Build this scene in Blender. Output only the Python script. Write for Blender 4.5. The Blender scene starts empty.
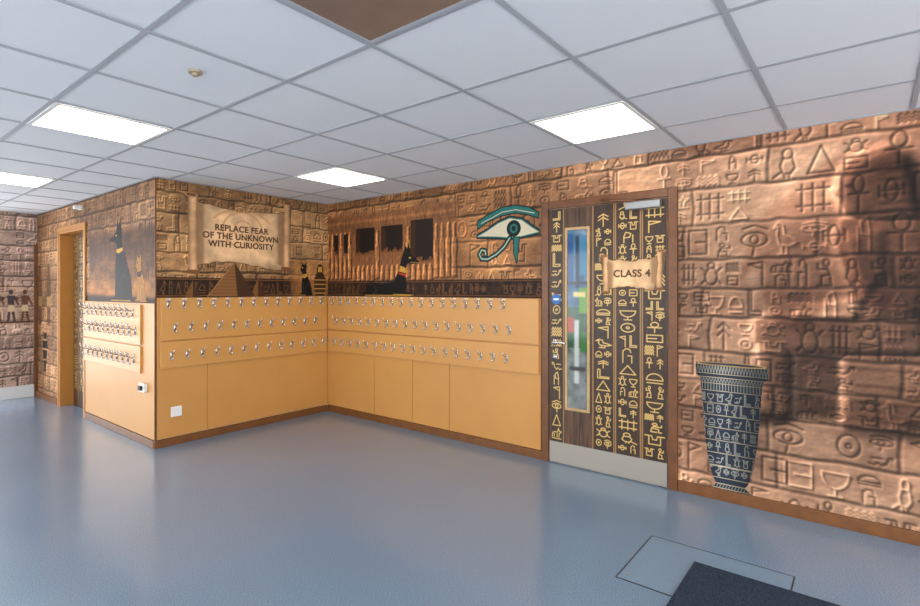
import bpy, bmesh, math, random
import numpy as np
from mathutils import Vector, Matrix
scene = bpy.context.scene
col = scene.collection
try:
    scene.view_settings.view_transform = 'Standard'
except Exception: pass

# ------------------------------------------------------------------ layout
XR = 3.80      # right wall plane
YB = 4.95      # cloakroom back wall plane
XS = 1.94      # side face of projecting block
YE = 8.65      # end wall
XL = -2.6      # left (window) wall
YF = -2.6      # front (window) wall behind camera
ZC = 2.40
def s2l(c):
    c = np.clip(np.asarray(c, dtype=np.float64), 0, 1)
    return np.where(c <= 0.04045, c/12.92, ((c+0.055)/1.055)**2.4)
def rgb(r, g, b): return tuple(float(v) for v in s2l([r/255, g/255, b/255]))

# ------------------------------------------------------------------ materials
def mat(name, c, rough=0.5, metal=0.0, noise=0.0, nscale=40, bump=0.0, emit=None, estr=0, spec=0.5, coat=0.0):
    m = bpy.data.materials.new(name); m.use_nodes = True
    nt = m.node_tree; b = nt.nodes['Principled BSDF']
    b.inputs['Base Color'].default_value = (*c, 1)
    b.inputs['Roughness'].default_value = rough
    b.inputs['Metallic'].default_value = metal
    b.inputs['Specular IOR Level'].default_value = spec
    b.inputs['Coat Weight'].default_value = coat
    if emit:
        b.inputs['Emission Color'].default_value = (*emit, 1); b.inputs['Emission Strength'].default_value = estr
    if noise > 0 or bump > 0:
        tc = nt.nodes.new('ShaderNodeTexCoord'); n = nt.nodes.new('ShaderNodeTexNoise')
        n.inputs['Scale'].default_value = nscale; n.inputs['Detail'].default_value = 4
        nt.links.new(tc.outputs['Object'], n.inputs['Vector'])
        if noise > 0:
            r = nt.nodes.new('ShaderNodeValToRGB')
            r.color_ramp.elements[0].position = .3; r.color_ramp.elements[1].position = .7
            r.color_ramp.elements[0].color = (*[v*(1-noise) for v in c], 1)
            r.color_ramp.elements[1].color = (*[min(1, v*(1+noise)) for v in c], 1)
            nt.links.new(n.outputs['Fac'], r.inputs['Fac']); nt.links.new(r.outputs['Color'], b.inputs['Base Color'])
        if bump > 0:
            bp = nt.nodes.new('ShaderNodeBump'); bp.inputs['Strength'].default_value = bump; bp.inputs['Distance'].default_value = .002
            nt.links.new(n.outputs['Fac'], bp.inputs['Height']); nt.links.new(bp.outputs['Normal'], b.inputs['Normal'])
    return m
def print_mat(name, rough=.5, spec=.35):
    m = bpy.data.materials.new(name); m.use_nodes = True
    nt = m.node_tree; b = nt.nodes['Principled BSDF']
    a = nt.nodes.new('ShaderNodeAttribute'); a.attribute_name = 'Col'
    nt.links.new(a.outputs['Color'], b.inputs['Base Color'])
    b.inputs['Roughness'].default_value = rough; b.inputs['Specular IOR Level'].default_value = spec
    return m
M_print = print_mat('printed_mural_vinyl', .55, .2)
M_gprint = print_mat('printed_gloss_vinyl', .35, .4)
M_plaster = mat('plaster', rgb(215, 205, 190), .8, noise=.05)
M_orange = mat('orange_laminate', rgb(196, 141, 74), .42, noise=.04, nscale=3)
M_orange2 = mat('orange_board', rgb(201, 146, 79), .38, noise=.03, nscale=3)
M_base = mat('brown_wood_trim', rgb(112, 68, 28), .42, noise=.18, nscale=14)
M_frame = mat('door_frame_wood', rgb(104, 61, 27), .38, noise=.25, nscale=16)
M_jamb = mat('orange_door_jamb', rgb(176, 118, 52), .4, noise=.05, nscale=8)
M_ceil = mat('ceiling_tile_mineral', rgb(217, 219, 222), .9, noise=.04, nscale=220, bump=.25)
M_tbar = mat('ceiling_tbar_grey', rgb(164, 167, 172), .6)
M_white = mat('white_plastic', rgb(228, 228, 225), .35)
M_chrome = mat('hook_chrome', rgb(205, 205, 205), .25, metal=.9)
M_steel = mat('brushed_kickplate', rgb(160, 154, 144), .4, metal=.35)
M_black = mat('black_plastic', rgb(25, 25, 28), .4)
M_grey = mat('grey_metal', rgb(150, 152, 155), .35, metal=.6)
M_mat = mat('charcoal_entrance_mat', rgb(42, 52, 68), .95, noise=.6, nscale=200, bump=1.0, spec=.2)
M_hatch = mat('hatch_vinyl', rgb(118, 140, 160), .34, noise=.08, nscale=150)
M_line = mat('hatch_edge_dark', rgb(50, 54, 60), .5)
M_text = mat('brown_ink', rgb(84, 54, 32), .6)
M_skirt = mat('pale_skirting', rgb(205, 205, 205), .4)
M_palewood = mat('pale_beading_wood', rgb(186, 152, 104), .4, noise=.1, nscale=20)
M_lightOn = mat('led_diffuser_lit', (1, 1, 1), .5, emit=(1.0, .90, .74), estr=8.5)
M_lightOff = mat('led_diffuser_unlit', rgb(124, 104, 92), .25, noise=.06, nscale=6)
M_blue = mat('blue_sign', rgb(24, 96, 170), .4)
M_alu = mat('window_frame_white', rgb(225, 225, 225), .4)

def floor_mat():
    m = bpy.data.materials.new('blue_grey_vinyl_floor'); m.use_nodes = True
    nt = m.node_tree; b = nt.nodes['Principled BSDF']; L = nt.links
    tc = nt.nodes.new('ShaderNodeTexCoord')
    n1 = nt.nodes.new('ShaderNodeTexNoise'); n1.inputs['Scale'].default_value = 170; n1.inputs['Detail'].default_value = 3
    n2 = nt.nodes.new('ShaderNodeTexNoise'); n2.inputs['Scale'].default_value = 1.2; n2.inputs['Detail'].default_value = 3
    L.new(tc.outputs['Object'], n1.inputs['Vector']); L.new(tc.outputs['Object'], n2.inputs['Vector'])
    r = nt.nodes.new('ShaderNodeValToRGB')
    r.color_ramp.elements[0].position = .3; r.color_ramp.elements[0].color = (*rgb(94, 121, 147), 1)
    r.color_ramp.elements[1].position = .7; r.color_ramp.elements[1].color = (*rgb(132, 155, 176), 1)
    L.new(n1.outputs['Fac'], r.inputs['Fac'])
    mx = nt.nodes.new('ShaderNodeMixRGB'); mx.blend_type = 'MULTIPLY'; mx.inputs['Fac'].default_value = .6
    r2 = nt.nodes.new('ShaderNodeValToRGB')
    r2.color_ramp.elements[0].position = .3; r2.color_ramp.elements[0].color = (.87, .88, .90, 1)
    r2.color_ramp.elements[1].position = .7; r2.color_ramp.elements[1].color = (1, 1, 1, 1)
    L.new(n2.outputs['Fac'], r2.inputs['Fac'])
    L.new(r.outputs['Color'], mx.inputs['Color1']); L.new(r2.outputs['Color'], mx.inputs['Color2'])
    L.new(mx.outputs['Color'], b.inputs['Base Color'])
    b.inputs['Roughness'].default_value = .22
    b.inputs['Specular IOR Level'].default_value = .7
    b.inputs['Coat Weight'].default_value = .45; b.inputs['Coat Roughness'].default_value = .14
    bp = nt.nodes.new('ShaderNodeBump'); bp.inputs['Strength'].default_value = .06; bp.inputs['Distance'].default_value = .001
    L.new(n1.outputs['Fac'], bp.inputs['Height']); L.new(bp.outputs['Normal'], b.inputs['Normal'])
    return m
M_floor = floor_mat()

# ------------------------------------------------------------------ mesh helpers
def empty(name, loc=(0, 0, 0)):
    e = bpy.data.objects.new(name, None); e.location = loc; e.empty_display_size = .1
    col.objects.link(e); return e
def finish(name, me, m, parent=None, smooth=False):
    o = bpy.data.objects.new(name, me); col.objects.link(o)
    if m: me.materials.append(m)
    if smooth:
        me.polygons.foreach_set('use_smooth', [True]*len(me.polygons))
    if parent:
        o.parent = parent
        bpy.context.view_layer.update()
        o.matrix_parent_inverse = Matrix.Translation(parent.location).inverted()
    return o
def boxes(name, lst, m, parent=None, bevel=0):
    bm = bmesh.new()
    for (x0, x1, y0, y1, z0, z1) in lst:
        v = [bm.verts.new((x, y, z)) for x in (x0, x1) for y in (y0, y1) for z in (z0, z1)]
        for f in ((0, 1, 3, 2), (4, 6, 7, 5), (0, 4, 5, 1), (2, 3, 7, 6), (0, 2, 6, 4), (1, 5, 7, 3)):
            bm.faces.new([v[i] for i in f])
    bmesh.ops.recalc_face_normals(bm, faces=bm.faces[:])
    if bevel:
        bmesh.ops.bevel(bm, geom=bm.edges[:], offset=bevel, segments=2, profile=.5, affect='EDGES')
    me = bpy.data.meshes.new(name); bm.to_mesh(me); bm.free()
    return finish(name, me, m, parent)
def tube(bm, pts, r, seg=8, closed_ball=None):
    pts = [Vector(p) for p in pts]; rings = []
    rr = r if isinstance(r, (list, tuple)) else [r]*len(pts)
    for i, p in enumerate(pts):
        t = (pts[min(i+1, len(pts)-1)]-pts[max(i-1, 0)]).normalized()
        a = t.cross(Vector((.31, .17, .93)))
        if a.length < .05: a = t.cross(Vector((1, 0, 0)))
        a.normalize(); b = t.cross(a)
        rings.append([bm.verts.new(p+(a*math.cos(k*2*math.pi/seg)+b*math.sin(k*2*math.pi/seg))*rr[i]) for k in range(seg)])
    for i in range(len(rings)-1):
        for k in range(seg):
            bm.faces.new((rings[i][k], rings[i][(k+1) % seg], rings[i+1][(k+1) % seg], rings[i+1][k]))
    bm.faces.new(rings[0][::-1]); bm.faces.new(rings[-1])
    if closed_ball:
        bmesh.ops.create_uvsphere(bm, u_segments=8, v_segments=6, radius=closed_ball, matrix=Matrix.Translation(pts[-1]))
def cyl(bm, p0, p1, r, seg=24): tube(bm, [p0, p1], r, seg)

# ------------------------------------------------------------------ painting on vertex-coloured sheets
class Cv:
    def __init__(s, s0, s1, z0, z1, res, colr=None):
        s.W = int(round((s1-s0)/res))+1; s.H = int(round((z1-z0)/res))+1
        s.s0, s.z0 = s0, z0; s.rs = (s1-s0)/(s.W-1); s.rz = (z1-z0)/(s.H-1)
        s.S, s.Z = np.meshgrid(np.linspace(s0, s1, s.W), np.linspace(z0, z1, s.H))
        s.rgb = np.zeros((s.H, s.W, 3)); s.a = np.zeros((s.H, s.W))
        if colr is not None: s.rgb[:] = np.array(colr)/255.; s.a[:] = 1
    def box(s, a, b, c, d, pad):
        i0 = max(0, int((a-pad-s.s0)/s.rs)); i1 = min(s.W, int((b+pad-s.s0)/s.rs)+2)
        j0 = max(0, int((c-pad-s.z0)/s.rz)); j1 = min(s.H, int((d+pad-s.z0)/s.rz)+2)
        return (slice(j0, max(j0, j1)), slice(i0, max(i0, i1)))
    def strokemask(s, pts, w, out):
        r = w/2; aa = s.rs
        for (x0, y0), (x1, y1) in zip(pts[:-1], pts[1:]):
            sl = s.box(min(x0, x1), max(x0, x1), min(y0, y1), max(y0, y1), r+aa)
            X = s.S[sl]; Y = s.Z[sl]
            if X.size == 0: continue
            dx, dy = x1-x0, y1-y0; L = dx*dx+dy*dy+1e-12
            t = np.clip(((X-x0)*dx+(Y-y0)*dy)/L, 0, 1)
            d = np.hypot(X-x0-t*dx, Y-y0-t*dy)
            m = np.clip((r+aa*.5-d)/aa, 0, 1)
            out[sl] = np.maximum(out[sl], m)
    def polymask(s, pts):
        xs = [p[0] for p in pts]; ys = [p[1] for p in pts]
        m = np.zeros((s.H, s.W)); sl = s.box(min(xs), max(xs), min(ys), max(ys), s.rs)
        X = s.S[sl]; Y = s.Z[sl]
        if X.size == 0: return m
        ins = np.zeros(X.shape, bool); n = len(pts)
        for i in range(n):
            x0, y0 = pts[i]; x1, y1 = pts[(i+1) % n]
            if y0 == y1: continue
            c = ((Y > y0) != (Y > y1)) & (X < (x1-x0)*(Y-y0)/(y1-y0)+x0)
            ins ^= c
        m[sl] = ins; return m
    def apply(s, m, c, solid=True):
        c = np.asarray(c, dtype=float)
        if c.ndim == 1: c = c/255.
        s.rgb = s.rgb*(1-m[..., None])+c*m[..., None]
        if solid: s.a = np.maximum(s.a, m)
    def poly(s, pts, c, soft=0):
        m = s.polymask(pts)
        if soft: m = blur(m, soft)
        s.apply(m, c); return m
    def stroke(s, pts, w, c):
        m = np.zeros((s.H, s.W)); s.strokemask(pts, w, m); s.apply(m, c)
    def ell(s, cx, cy, rx, ry, c):
        s.poly(circ(cx, cy, rx, ry, 40), c)
def circ(cx, cy, rx, ry, n=14, a0=0, a1=360):
    return [(cx+rx*math.cos(math.radians(a0+(a1-a0)*i/n)), cy+ry*math.sin(math.radians(a0+(a1-a0)*i/n))) for i in range(n+1)]
def blur1(a, r, ax):
    if r < 1: return a
    p = [(0, 0), (0, 0)]; p[ax] = (r+1, r)
    c = np.cumsum(np.pad(a, p, mode='edge'), axis=ax); n = a.shape[ax]; k = 2*r+1
    return (np.take(c, range(k, k+n), axis=ax)-np.take(c, range(0, n), axis=ax))/k
def blur(a, r): return blur1(blur1(blur1(blur1(a, r, 0), r, 1), r, 0), r, 1)
def vnoise(H, W, cy, cx, rs):
    g = rs.rand(int(H/cy)+3, int(W/cx)+3)
    y = np.arange(H)/cy; x = np.arange(W)/cx
    yi = y.astype(int); xi = x.astype(int); fy = y-yi; fx = x-xi
    fy = (fy*fy*(3-2*fy))[:, None]; fx = (fx*fx*(3-2*fx))[None, :]
    a = g[yi][:, xi]; b = g[yi][:, xi+1]; c = g[yi+1][:, xi]; d = g[yi+1][:, xi+1]
    return (a*(1-fx)+b*fx)*(1-fy)+(c*(1-fx)+d*fx)*fy
def fbm(H, W, cell, seed, oct=5, asp=1.):
    rs = np.random.RandomState(seed); t = 0; amp = 1; tot = 0
    for o in range(oct):
        t = t+amp*vnoise(H, W, max(1.01, cell/2**o), max(1.01, cell*asp/2**o), rs); tot += amp; amp *= .55
    return t/tot
def sheet(name, cv, fn, m, keep=None, parent=None):
    H, W = cv.H, cv.W
    co = np.stack(fn(cv.S.ravel(), cv.Z.ravel()), 1)
    k = np.ones((H-1, W-1), bool) if keep is None else keep[:-1, :-1] & keep[1:, 1:]
    a = cv.a; k &= ((a[:-1, :-1]+a[1:, 1:]+a[1:, :-1]+a[:-1, 1:])/4 > .5)
    j, i = np.nonzero(k); v = j*W+i
    f = np.stack([v, v+1, v+W+1, v+W], 1).ravel()
    u, inv = np.unique(f, return_inverse=True)
    inv = inv.reshape(-1)
    me = bpy.data.meshes.new(name); nf = len(v)
    me.vertices.add(len(u)); me.vertices.foreach_set('co', co[u].astype(np.float32).ravel())
    me.loops.add(nf*4); me.loops.foreach_set('vertex_index', inv.astype(np.int32))
    me.polygons.add(nf); me.polygons.foreach_set('loop_start', np.arange(0, nf*4, 4, dtype=np.int32))
    try: me.polygons.foreach_set('loop_total', np.full(nf, 4, dtype=np.int32))
    except Exception: pass
    me.update(calc_edges=True)
    at = me.attributes.new('Col', 'FLOAT_COLOR', 'POINT')
    c = s2l(cv.rgb.reshape(-1, 3)[u]); c = np.concatenate([c, np.ones((len(u), 1))], 1)
    at.data.foreach_set('color', c.astype(np.float32).ravel())
    return finish(name, me, m, parent)

def right(off): return lambda s, z: (np.full_like(s, XR-off), YB-s, z)
def back(off): return lambda s, z: (XS+s, np.full_like(s, YB-off), z)
def side(off): return lambda s, z: (np.full_like(s, XS-off), YE-s, z)
def endw(off): return lambda s, z: (s, np.full_like(s, YE-off), z)
def sm(x, a, b):
    t = np.clip((x-a)/(b-a), 0, 1); return t*t*(3-2*t)

# glyph library, unit box
zig = [(i/8., .5+(.12 if i % 2 else -.12)) for i in range(9)]
GL = [
 [circ(.5, .76, .2, .24), [(.5, .52), (.5, 0)], [(.15, .48), (.85, .48)]],
 [circ(.5, .5, .45, .22), circ(.5, .5, .14, .14), [(.1, .85), (.5, .95), (.95, .8)], [(.5, .28), (.45, 0)]],
 [[(.0, .35), (.3, .25), (.7, .3), (.8, .6), (.75, .85), (.95, .8), (.75, 1), (.55, .9), (.5, .6), (.25, .5), (0, .35)], [(.4, .28), (.4, 0), (.55, 0)], [(.6, .28), (.6, 0), (.75, 0)]],
 [[(.3, 0), (.3, .6), (.4, 1), (.65, .85), (.6, .5), (.3, .45)], [(.75, 0), (.75, .7)]],
 [zig, [(x, y-.28) for x, y in zig], [(x, y+.28) for x, y in zig]],
 [circ(.5, .5, .35, .35), circ(.5, .5, .08, .08)],
 [[(0, .2), (.2, .1), (.35, .3), (.5, .1), (.7, .3), (.8, .7), (.95, .75), (.9, .55)], [(.1, .6), (.5, .6)]],
 [[(.1, .1), (.9, .1), (.9, .9), (.1, .9), (.1, .1)], [(.1, .5), (.6, .5)]],
 [circ(.5, .3, .42, .45, 12, 0, 180)+[(.92, .3)], [(.1, .1), (.9, .1)]],
 [[(.3, 1), (.3, .15), (.85, .15), (.85, .0), (.15, .0), (.15, 1), (.3, 1)]],
 [[(.5, 0), (.5, .9)], [(.2, .7), (.5, .9), (.8, .7)], [(.2, .45), (.5, .65), (.8, .45)]],
 [circ(.5, .4, .25, .35), [(.1, .1), (.3, .3)], [(.9, .1), (.7, .3)], [(.1, .75), (.3, .55)], [(.9, .75), (.7, .55)], circ(.5, .85, .14, .12)],
 [circ(.5, .85, .12, .13), [(.5, .72), (.35, .4), (.7, .35), (.7, 0), (.85, 0)], [(.35, .4), (.3, 0), (.6, 0)], [(.45, .6), (.85, .6), (.85, .8)]],
 [circ(.5, .75, .4, .5, 10, 180, 360)+[(.1, .75)], [(.5, .25), (.5, 0)], [(.3, 0), (.7, 0)]],
 [[(.1, .05), (.5, .9), (.9, .05), (.1, .05)]],
 [[(.2, 0), (.2, .95), (.8, .85), (.2, .65)]],
 [[(.25, 0), (.25, .8), (.4, 1), (.6, .95), (.65, .75)], [(.7, 0), (.7, .5), (.5, .5)]],
 [[(.1, .5), (.9, .5)], [(.1, .65), (.1, .35)], [(.9, .65), (.9, .35)], circ(.5, .5, .2, .3)],
 [circ(.45, .78, .17, .17), [(.3, .65), (.2, .3), (.35, .12), (.6, .12), (.7, .4), (.6, .65)], [(.4, .12), (.4, 0)], [(.55, .12), (.55, 0)], [(.65, .2), (.95, .02)]],
 [[(.0, .8), (.35, .8), (.4, .5), (.6, .5), (.65, .8), (1, .8)], [(.2, .8), (.2, .1), (.8, .1), (.8, .8)]],
 [[(.05, .15), (.1, .5), (.3, .6), (.6, .58), (.7, .95), (.78, .7), (.98, .68), (.95, .58), (.78, .5), (.75, .15)], [(.05, .0), (.95, .0)], [(.25, .15), (.25, .45)], [(.55, .15), (.55, .45)]],
 [[(.05, .75), (.95, .75)], [(.05, .25), (.95, .25)], [(.2, .9), (.2, .1)], [(.5, .9), (.5, .1)], [(.8, .9), (.8, .1)]],
]
def glyph(cv, s, z, w, h, wd, out, rnd, flip=False):
    for pl in GL[rnd.randrange(len(GL))]:
        cv.strokemask([((s+(1-x if flip else x)*w), z+y*h) for x, y in pl], wd, out)

def bricks(cv, lo, hi, seed, ch=(.17, .24), dens=.93, wd=.010, amp=1.0, bw=(.4, .9)):
    rnd = random.Random(seed); H, W = cv.H, cv.W
    n = fbm(H, W, 60, seed, 6, 1.6); n = np.clip((n-.3)/.4, 0, 1)
    n2 = fbm(H, W, 7, seed+5, 4, 1.5)
    f = np.clip(.6*n+.4*n2, 0, 1)
    tone = np.ones((H, W)); J = np.zeros((H, W)); G = np.zeros((H, W)); G2 = np.zeros((H, W))
    s0, s1 = cv.S[0, 0], cv.S[0, -1]; z = cv.Z[0, 0]-.06; z1 = cv.Z[-1, 0]
    while z < z1:
        c = rnd.uniform(*ch)
        pts = []; s = s0-.1
        while s < s1+.2:
            pts.append((s, z+rnd.uniform(-.008, .008))); s += .07
        cv.strokemask(pts, rnd.uniform(.009, .016), J)
        s = s0-rnd.uniform(0, .4)
        while s < s1:
            w = rnd.uniform(*bw)
            cv.strokemask([(s, z), (s+rnd.uniform(-.012, .012), z+c*.5), (s+rnd.uniform(-.01, .01), z+c)], .011, J)
            sl = cv.box(s, s+w, z, z+c, 0)
            tone[sl] = rnd.uniform(.88, 1.12)
            g = s+.02
            while g < s+w-.05:
                gh = c-.035; gw = rnd.uniform(.5, .95)*gh
                O = G if rnd.random() < .6 else G2
                if rnd.random() < dens:
                    if rnd.random() < .45:
                        glyph(cv, g, z+.018+gh*.53, gw*.85, gh*.44, wd*.85, O, rnd)
                        glyph(cv, g, z+.018, gw*.85, gh*.43, wd*.85, O, rnd)
                    else:
                        glyph(cv, g, z+.018, gw, gh, wd*1.1, O, rnd, rnd.random() < .5)
                g += gw+.016
            s += w
        z += c
    Gb = .5*G+.5*blur(G, 1); Jb = blur(J, 1); Gr = .5*G2+.5*blur(G2, 1)
    h = -(Gb*1.0+Jb*1.4)+Gr*1.0+.7*n2+.6*n
    e = (np.roll(np.roll(h, 1, 0), -1, 1)-np.roll(np.roll(h, -1, 0), 1, 1))
    lo = np.array(lo)/255.; hi = np.array(hi)/255.
    c = lo+(hi-lo)*f[..., None]
    k = tone*(1-.46*Jb)*(1-.32*Gb)*(1+.10*Gr)*(1+amp*.50*np.clip(e, -.9, .8))
    cv.rgb = np.clip(c*k[..., None], 0, 1); cv.a[:] = 1
    return n

def relief(cv, parts, k=5.):
    h = np.zeros((cv.H, cv.W))
    for pts, a, r in parts: h = np.maximum(h, blur(cv.polymask(pts), r)*a)
    gx = np.roll(h, -1, 1)-np.roll(h, 1, 1); gz = np.roll(h, -1, 0)-np.roll(h, 1, 0)
    sh = np.clip(1+k*(gx-.7*gz), .4, 1.5)
    cv.rgb = np.clip(cv.rgb*sh[..., None], 0, 1)
    return h

# ================================================================== ROOM SHELL
T = .16
boxes('floor', [(XL-.2, XR+.2, YF-.2, YE+.2, -.1, 0)], M_floor)
boxes('ceiling', [(XL-.2, XR+.2, YF-.2, YE+.2, ZC, ZC+.1)], M_ceil)
wall_right = boxes('wall_right', [(XR, XR+.15, YF, YB+.12, 0, ZC)], M_plaster)
wall_back = boxes('wall_back', [(XS+T, XR, YB, YB+.12, 0, ZC)], M_plaster)
D0, D1, DH = 6.78, 7.67, 2.10
wall_side = boxes('wall_side', [(XS, XS+T, YB, D0, 0, ZC), (XS, XS+T, D1, YE, 0, ZC), (XS, XS+T, D0, D1, DH, ZC), (XS+T+.02, XS+T+.08, D0-.3, D1+.3, 0, ZC)], M_plaster)
E0, E1, EH = -1.5, 1.45, 2.15
wall_end = boxes('wall_end', [(XL, E0, YE, YE+.15, 0, ZC), (E1, XS+T, YE, YE+.15, 0, ZC), (E0, E1, YE, YE+.15, EH, ZC)], M_plaster)
def window(name, axis, p, a0, a1, z0, z1, n):
    e = empty(name, (p, a0, z0) if axis == 'x' else (a0, p, z0))
    L = []; d = .06
    def seg(a, b, c, f):
        L.append((p, p+d, a, b, c, f) if axis == 'x' else (a, b, p, p+d, c, f))
    seg(a0, a1, z0, z0+.06); seg(a0, a1, z1-.06, z1)
    for i in range(n+1):
        a = a0+(a1-a0-.06)*i/n; seg(a, a+.06, z0+.06, z1-.06)
    boxes('frame', L, M_alu, e, .004)
window('window_1', 'y', YE+.05, E0, E1, 0, EH, 3)
WL = [(-1.9, 2.4), (3.2, 7.9)]
seg = [YF, WL[0][0], WL[0][1], WL[1][0], WL[1][1], YE]
boxes('wall_left', [(XL-.15, XL, YF, YE, 0, .35), (XL-.15, XL, YF, YE, 2.25, ZC)]+[(XL-.15, XL, seg[i], seg[i+1], .35, 2.25) for i in (0, 2, 4)], M_plaster)
window('window_2', 'x', XL-.1, *WL[0], .35, 2.25, 3)
window('window_3', 'x', XL-.1, *WL[1], .35, 2.25, 3)
boxes('wall_front', [(XL, XR, YF-.15, YF, 0, .2), (XL, XR, YF-.15, YF, 2.25, ZC), (XL, -2.1, YF-.15, YF, .2, 2.25), (3.4, XR, YF-.15, YF, .2, 2.25)], M_plaster)
window('window_4', 'y', YF-.1, -2.1, 3.4, .2, 2.25, 5)

# ---- ceiling grid
px, py = .613, .594
gx = [1.130+px*(k-.5) for k in range(-6, 6)]; gy = [1.295+py*(k-.5) for k in range(-6, 14)]
gx = [g for g in gx if XL < g < XR-.02]; gy = [g for g in gy if YF < g < YE]
bars = []
for g in gx:
    y1 = YE if g < XS else YB
    bars.append((g-.012, g+.012, YF, y1, ZC-.004, ZC-.0005))
for g in gy:
    x1 = XR if g < YB else XS
    bars.append((XL, x1, g-.012, g+.012, ZC-.0045, ZC-.001))
bars += [(XR-.022, XR-.001, YF, YB, ZC-.006, ZC-.0005), (XS, XR, YB-.022, YB-.001, ZC-.006, ZC-.0005), (XS-.022, XS-.001, YB, YE, ZC-.006, ZC-.0005)]
boxes('ceiling_grid', bars, M_tbar)
def panel(cx, cy, lit=True):
    e = empty('ceiling_light_panel', (cx, cy, ZC-.006))
    a, b = px/2-.012, py/2-.012; w = .022; z0, z1 = ZC-.010, ZC-.0055
    boxes('frame', [(cx-a, cx+a, cy-b, cy-b+w, z0, z1), (cx-a, cx+a, cy+b-w, cy+b, z0, z1), (cx-a, cx-a+w, cy-b+w, cy+b-w, z0, z1), (cx+a-w, cx+a, cy-b+w, cy+b-w, z0, z1)], M_white if lit else M_tbar, e)
    boxes('diffuser', [(cx-a+w, cx+a-w, cy-b+w, cy+b-w, ZC-.0085, ZC-.0055)], M_lightOn if lit else M_lightOff, e)
for i, cx in enumerate((1.130, 1.130+3*px)):
    for j in range(-1, 3):
        cy = 1.295+4*py*j
        if cx > 2 and cy > YB: continue
        panel(cx, cy, not (i == 0 and j == 0))
panel(1.130-3*px, 1.295+4*py); panel(1.130-3*px, 1.295)
bm = bmesh.new(); cyl(bm, (1.115, 2.415, ZC-.001), (1.115, 2.415, ZC-.012), .03); cyl(bm, (1.115, 2.415, ZC-.012), (1.115, 2.415, ZC-.024), .013)
me = bpy.data.meshes.new('sprinkler_head'); bm.to_mesh(me); bm.free(); finish('sprinkler_head', me, mat('brass', rgb(180, 165, 140), .4, metal=.3))

# ================================================================== MURALS
cv = Cv(0, YB-YF, 0, ZC, .0055)
bricks(cv, (118, 86, 66), (220, 176, 142), 11, ch=(.185, .245), wd=.011, bw=(.5, 1.05))
H, W = cv.H, cv.W
S, Z = cv.S, cv.Z
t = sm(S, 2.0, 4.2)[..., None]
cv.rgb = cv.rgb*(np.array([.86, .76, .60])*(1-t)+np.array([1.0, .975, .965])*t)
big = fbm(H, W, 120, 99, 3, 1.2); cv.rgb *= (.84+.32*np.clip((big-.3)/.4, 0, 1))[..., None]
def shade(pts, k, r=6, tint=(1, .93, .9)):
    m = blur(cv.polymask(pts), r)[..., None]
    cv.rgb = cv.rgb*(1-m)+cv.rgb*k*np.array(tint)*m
def dark_fig(parts, k, r=2, base=(1, .93, .90)):
    m = np.zeros((cv.H, cv.W))
    for p in parts: m = np.maximum(m, cv.polymask(p))
    m = blur(m, r)[..., None]; cv.rgb = cv.rgb*(1-m)+cv.rgb*k*np.array(base)*m
def seated(cx, zb, h, k):
    q = lambda l: [(cx+x*h, zb+y*h) for x, y in l]
    dark_fig([q([(-.42, .52), (-.34, .80), (-.08, 1.02), (.12, 1.10), (.3, 1.10), (.3, .4), (-.1, .5), (-.18, .36), (-.28, .40), (-.34, .62)])], .84, 3)
    parts = [q([(-.05, .80), (-.07, .86), (-.085, .875), (-.07, .90), (-.06, .96), (-.03, 1.0), (.07, 1.03), (.12, .98), (.14, .88), (.16, .76), (.05, .76), (-.02, .78)]),
             q([(-.06, .78), (.14, .78), (.19, .68), (.18, .42), (.0, .40), (-.04, .55), (-.08, .70)]),
             q([(-.34, .40), (-.30, .42), (.16, .44), (.18, .30), (-.20, .28), (-.34, .32)]),
             q([(-.33, .40), (-.22, .38), (-.22, .06), (-.24, .02), (-.40, .0), (-.40, .03), (-.32, .08)]),
             q([(-.06, .02), (.19, .02), (.19, .32), (-.06, .30)])]
    dark_fig(parts[:4], k, 1); dark_fig(parts[4:], k*1.2, 1)
    relief(cv, [(parts[0], 1.5, 5), (parts[1], 1.3, 7), (parts[2], 1.1, 5), (parts[3], 1.0, 5), (parts[4], .6, 3)], 3.6)
    relief(cv, [(q([(-.05, .72), (.05, .74), (.06, .58), (-.0, .50), (-.2, .455), (-.22, .415), (-.02, .42), (.0, .50), (-.03, .60)]), 1.0, 3)], 1.6)
    shade(q([(-.055, .895), (-.03, .895), (-.03, .907), (-.055, .91)]), .5, 1)
    for i in range(8):
        y = .77+.027*i; shade(q([(.04, y), (.145-.003*i, y+.004), (.145-.003*i, y+.011), (.04, y+.009)]), .68, 1)
    shade(q([(-.20, .05), (-.07, .05), (-.07, .27), (-.20, .27)]), .50, 2)
    for i in range(4):
        y = .06+.06*i; shade(q([(-.04, y), (.17, y), (.17, y+.008), (-.04, y+.008)]), .7, 1)
seated(4.93, .55, 1.62, .62)
seated(6.4, .50, 1.65, .62)
shade([(3.9, 2.29), (7.5, 2.29), (7.5, 2.5), (3.9, 2.5)], .85, 8)
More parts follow.
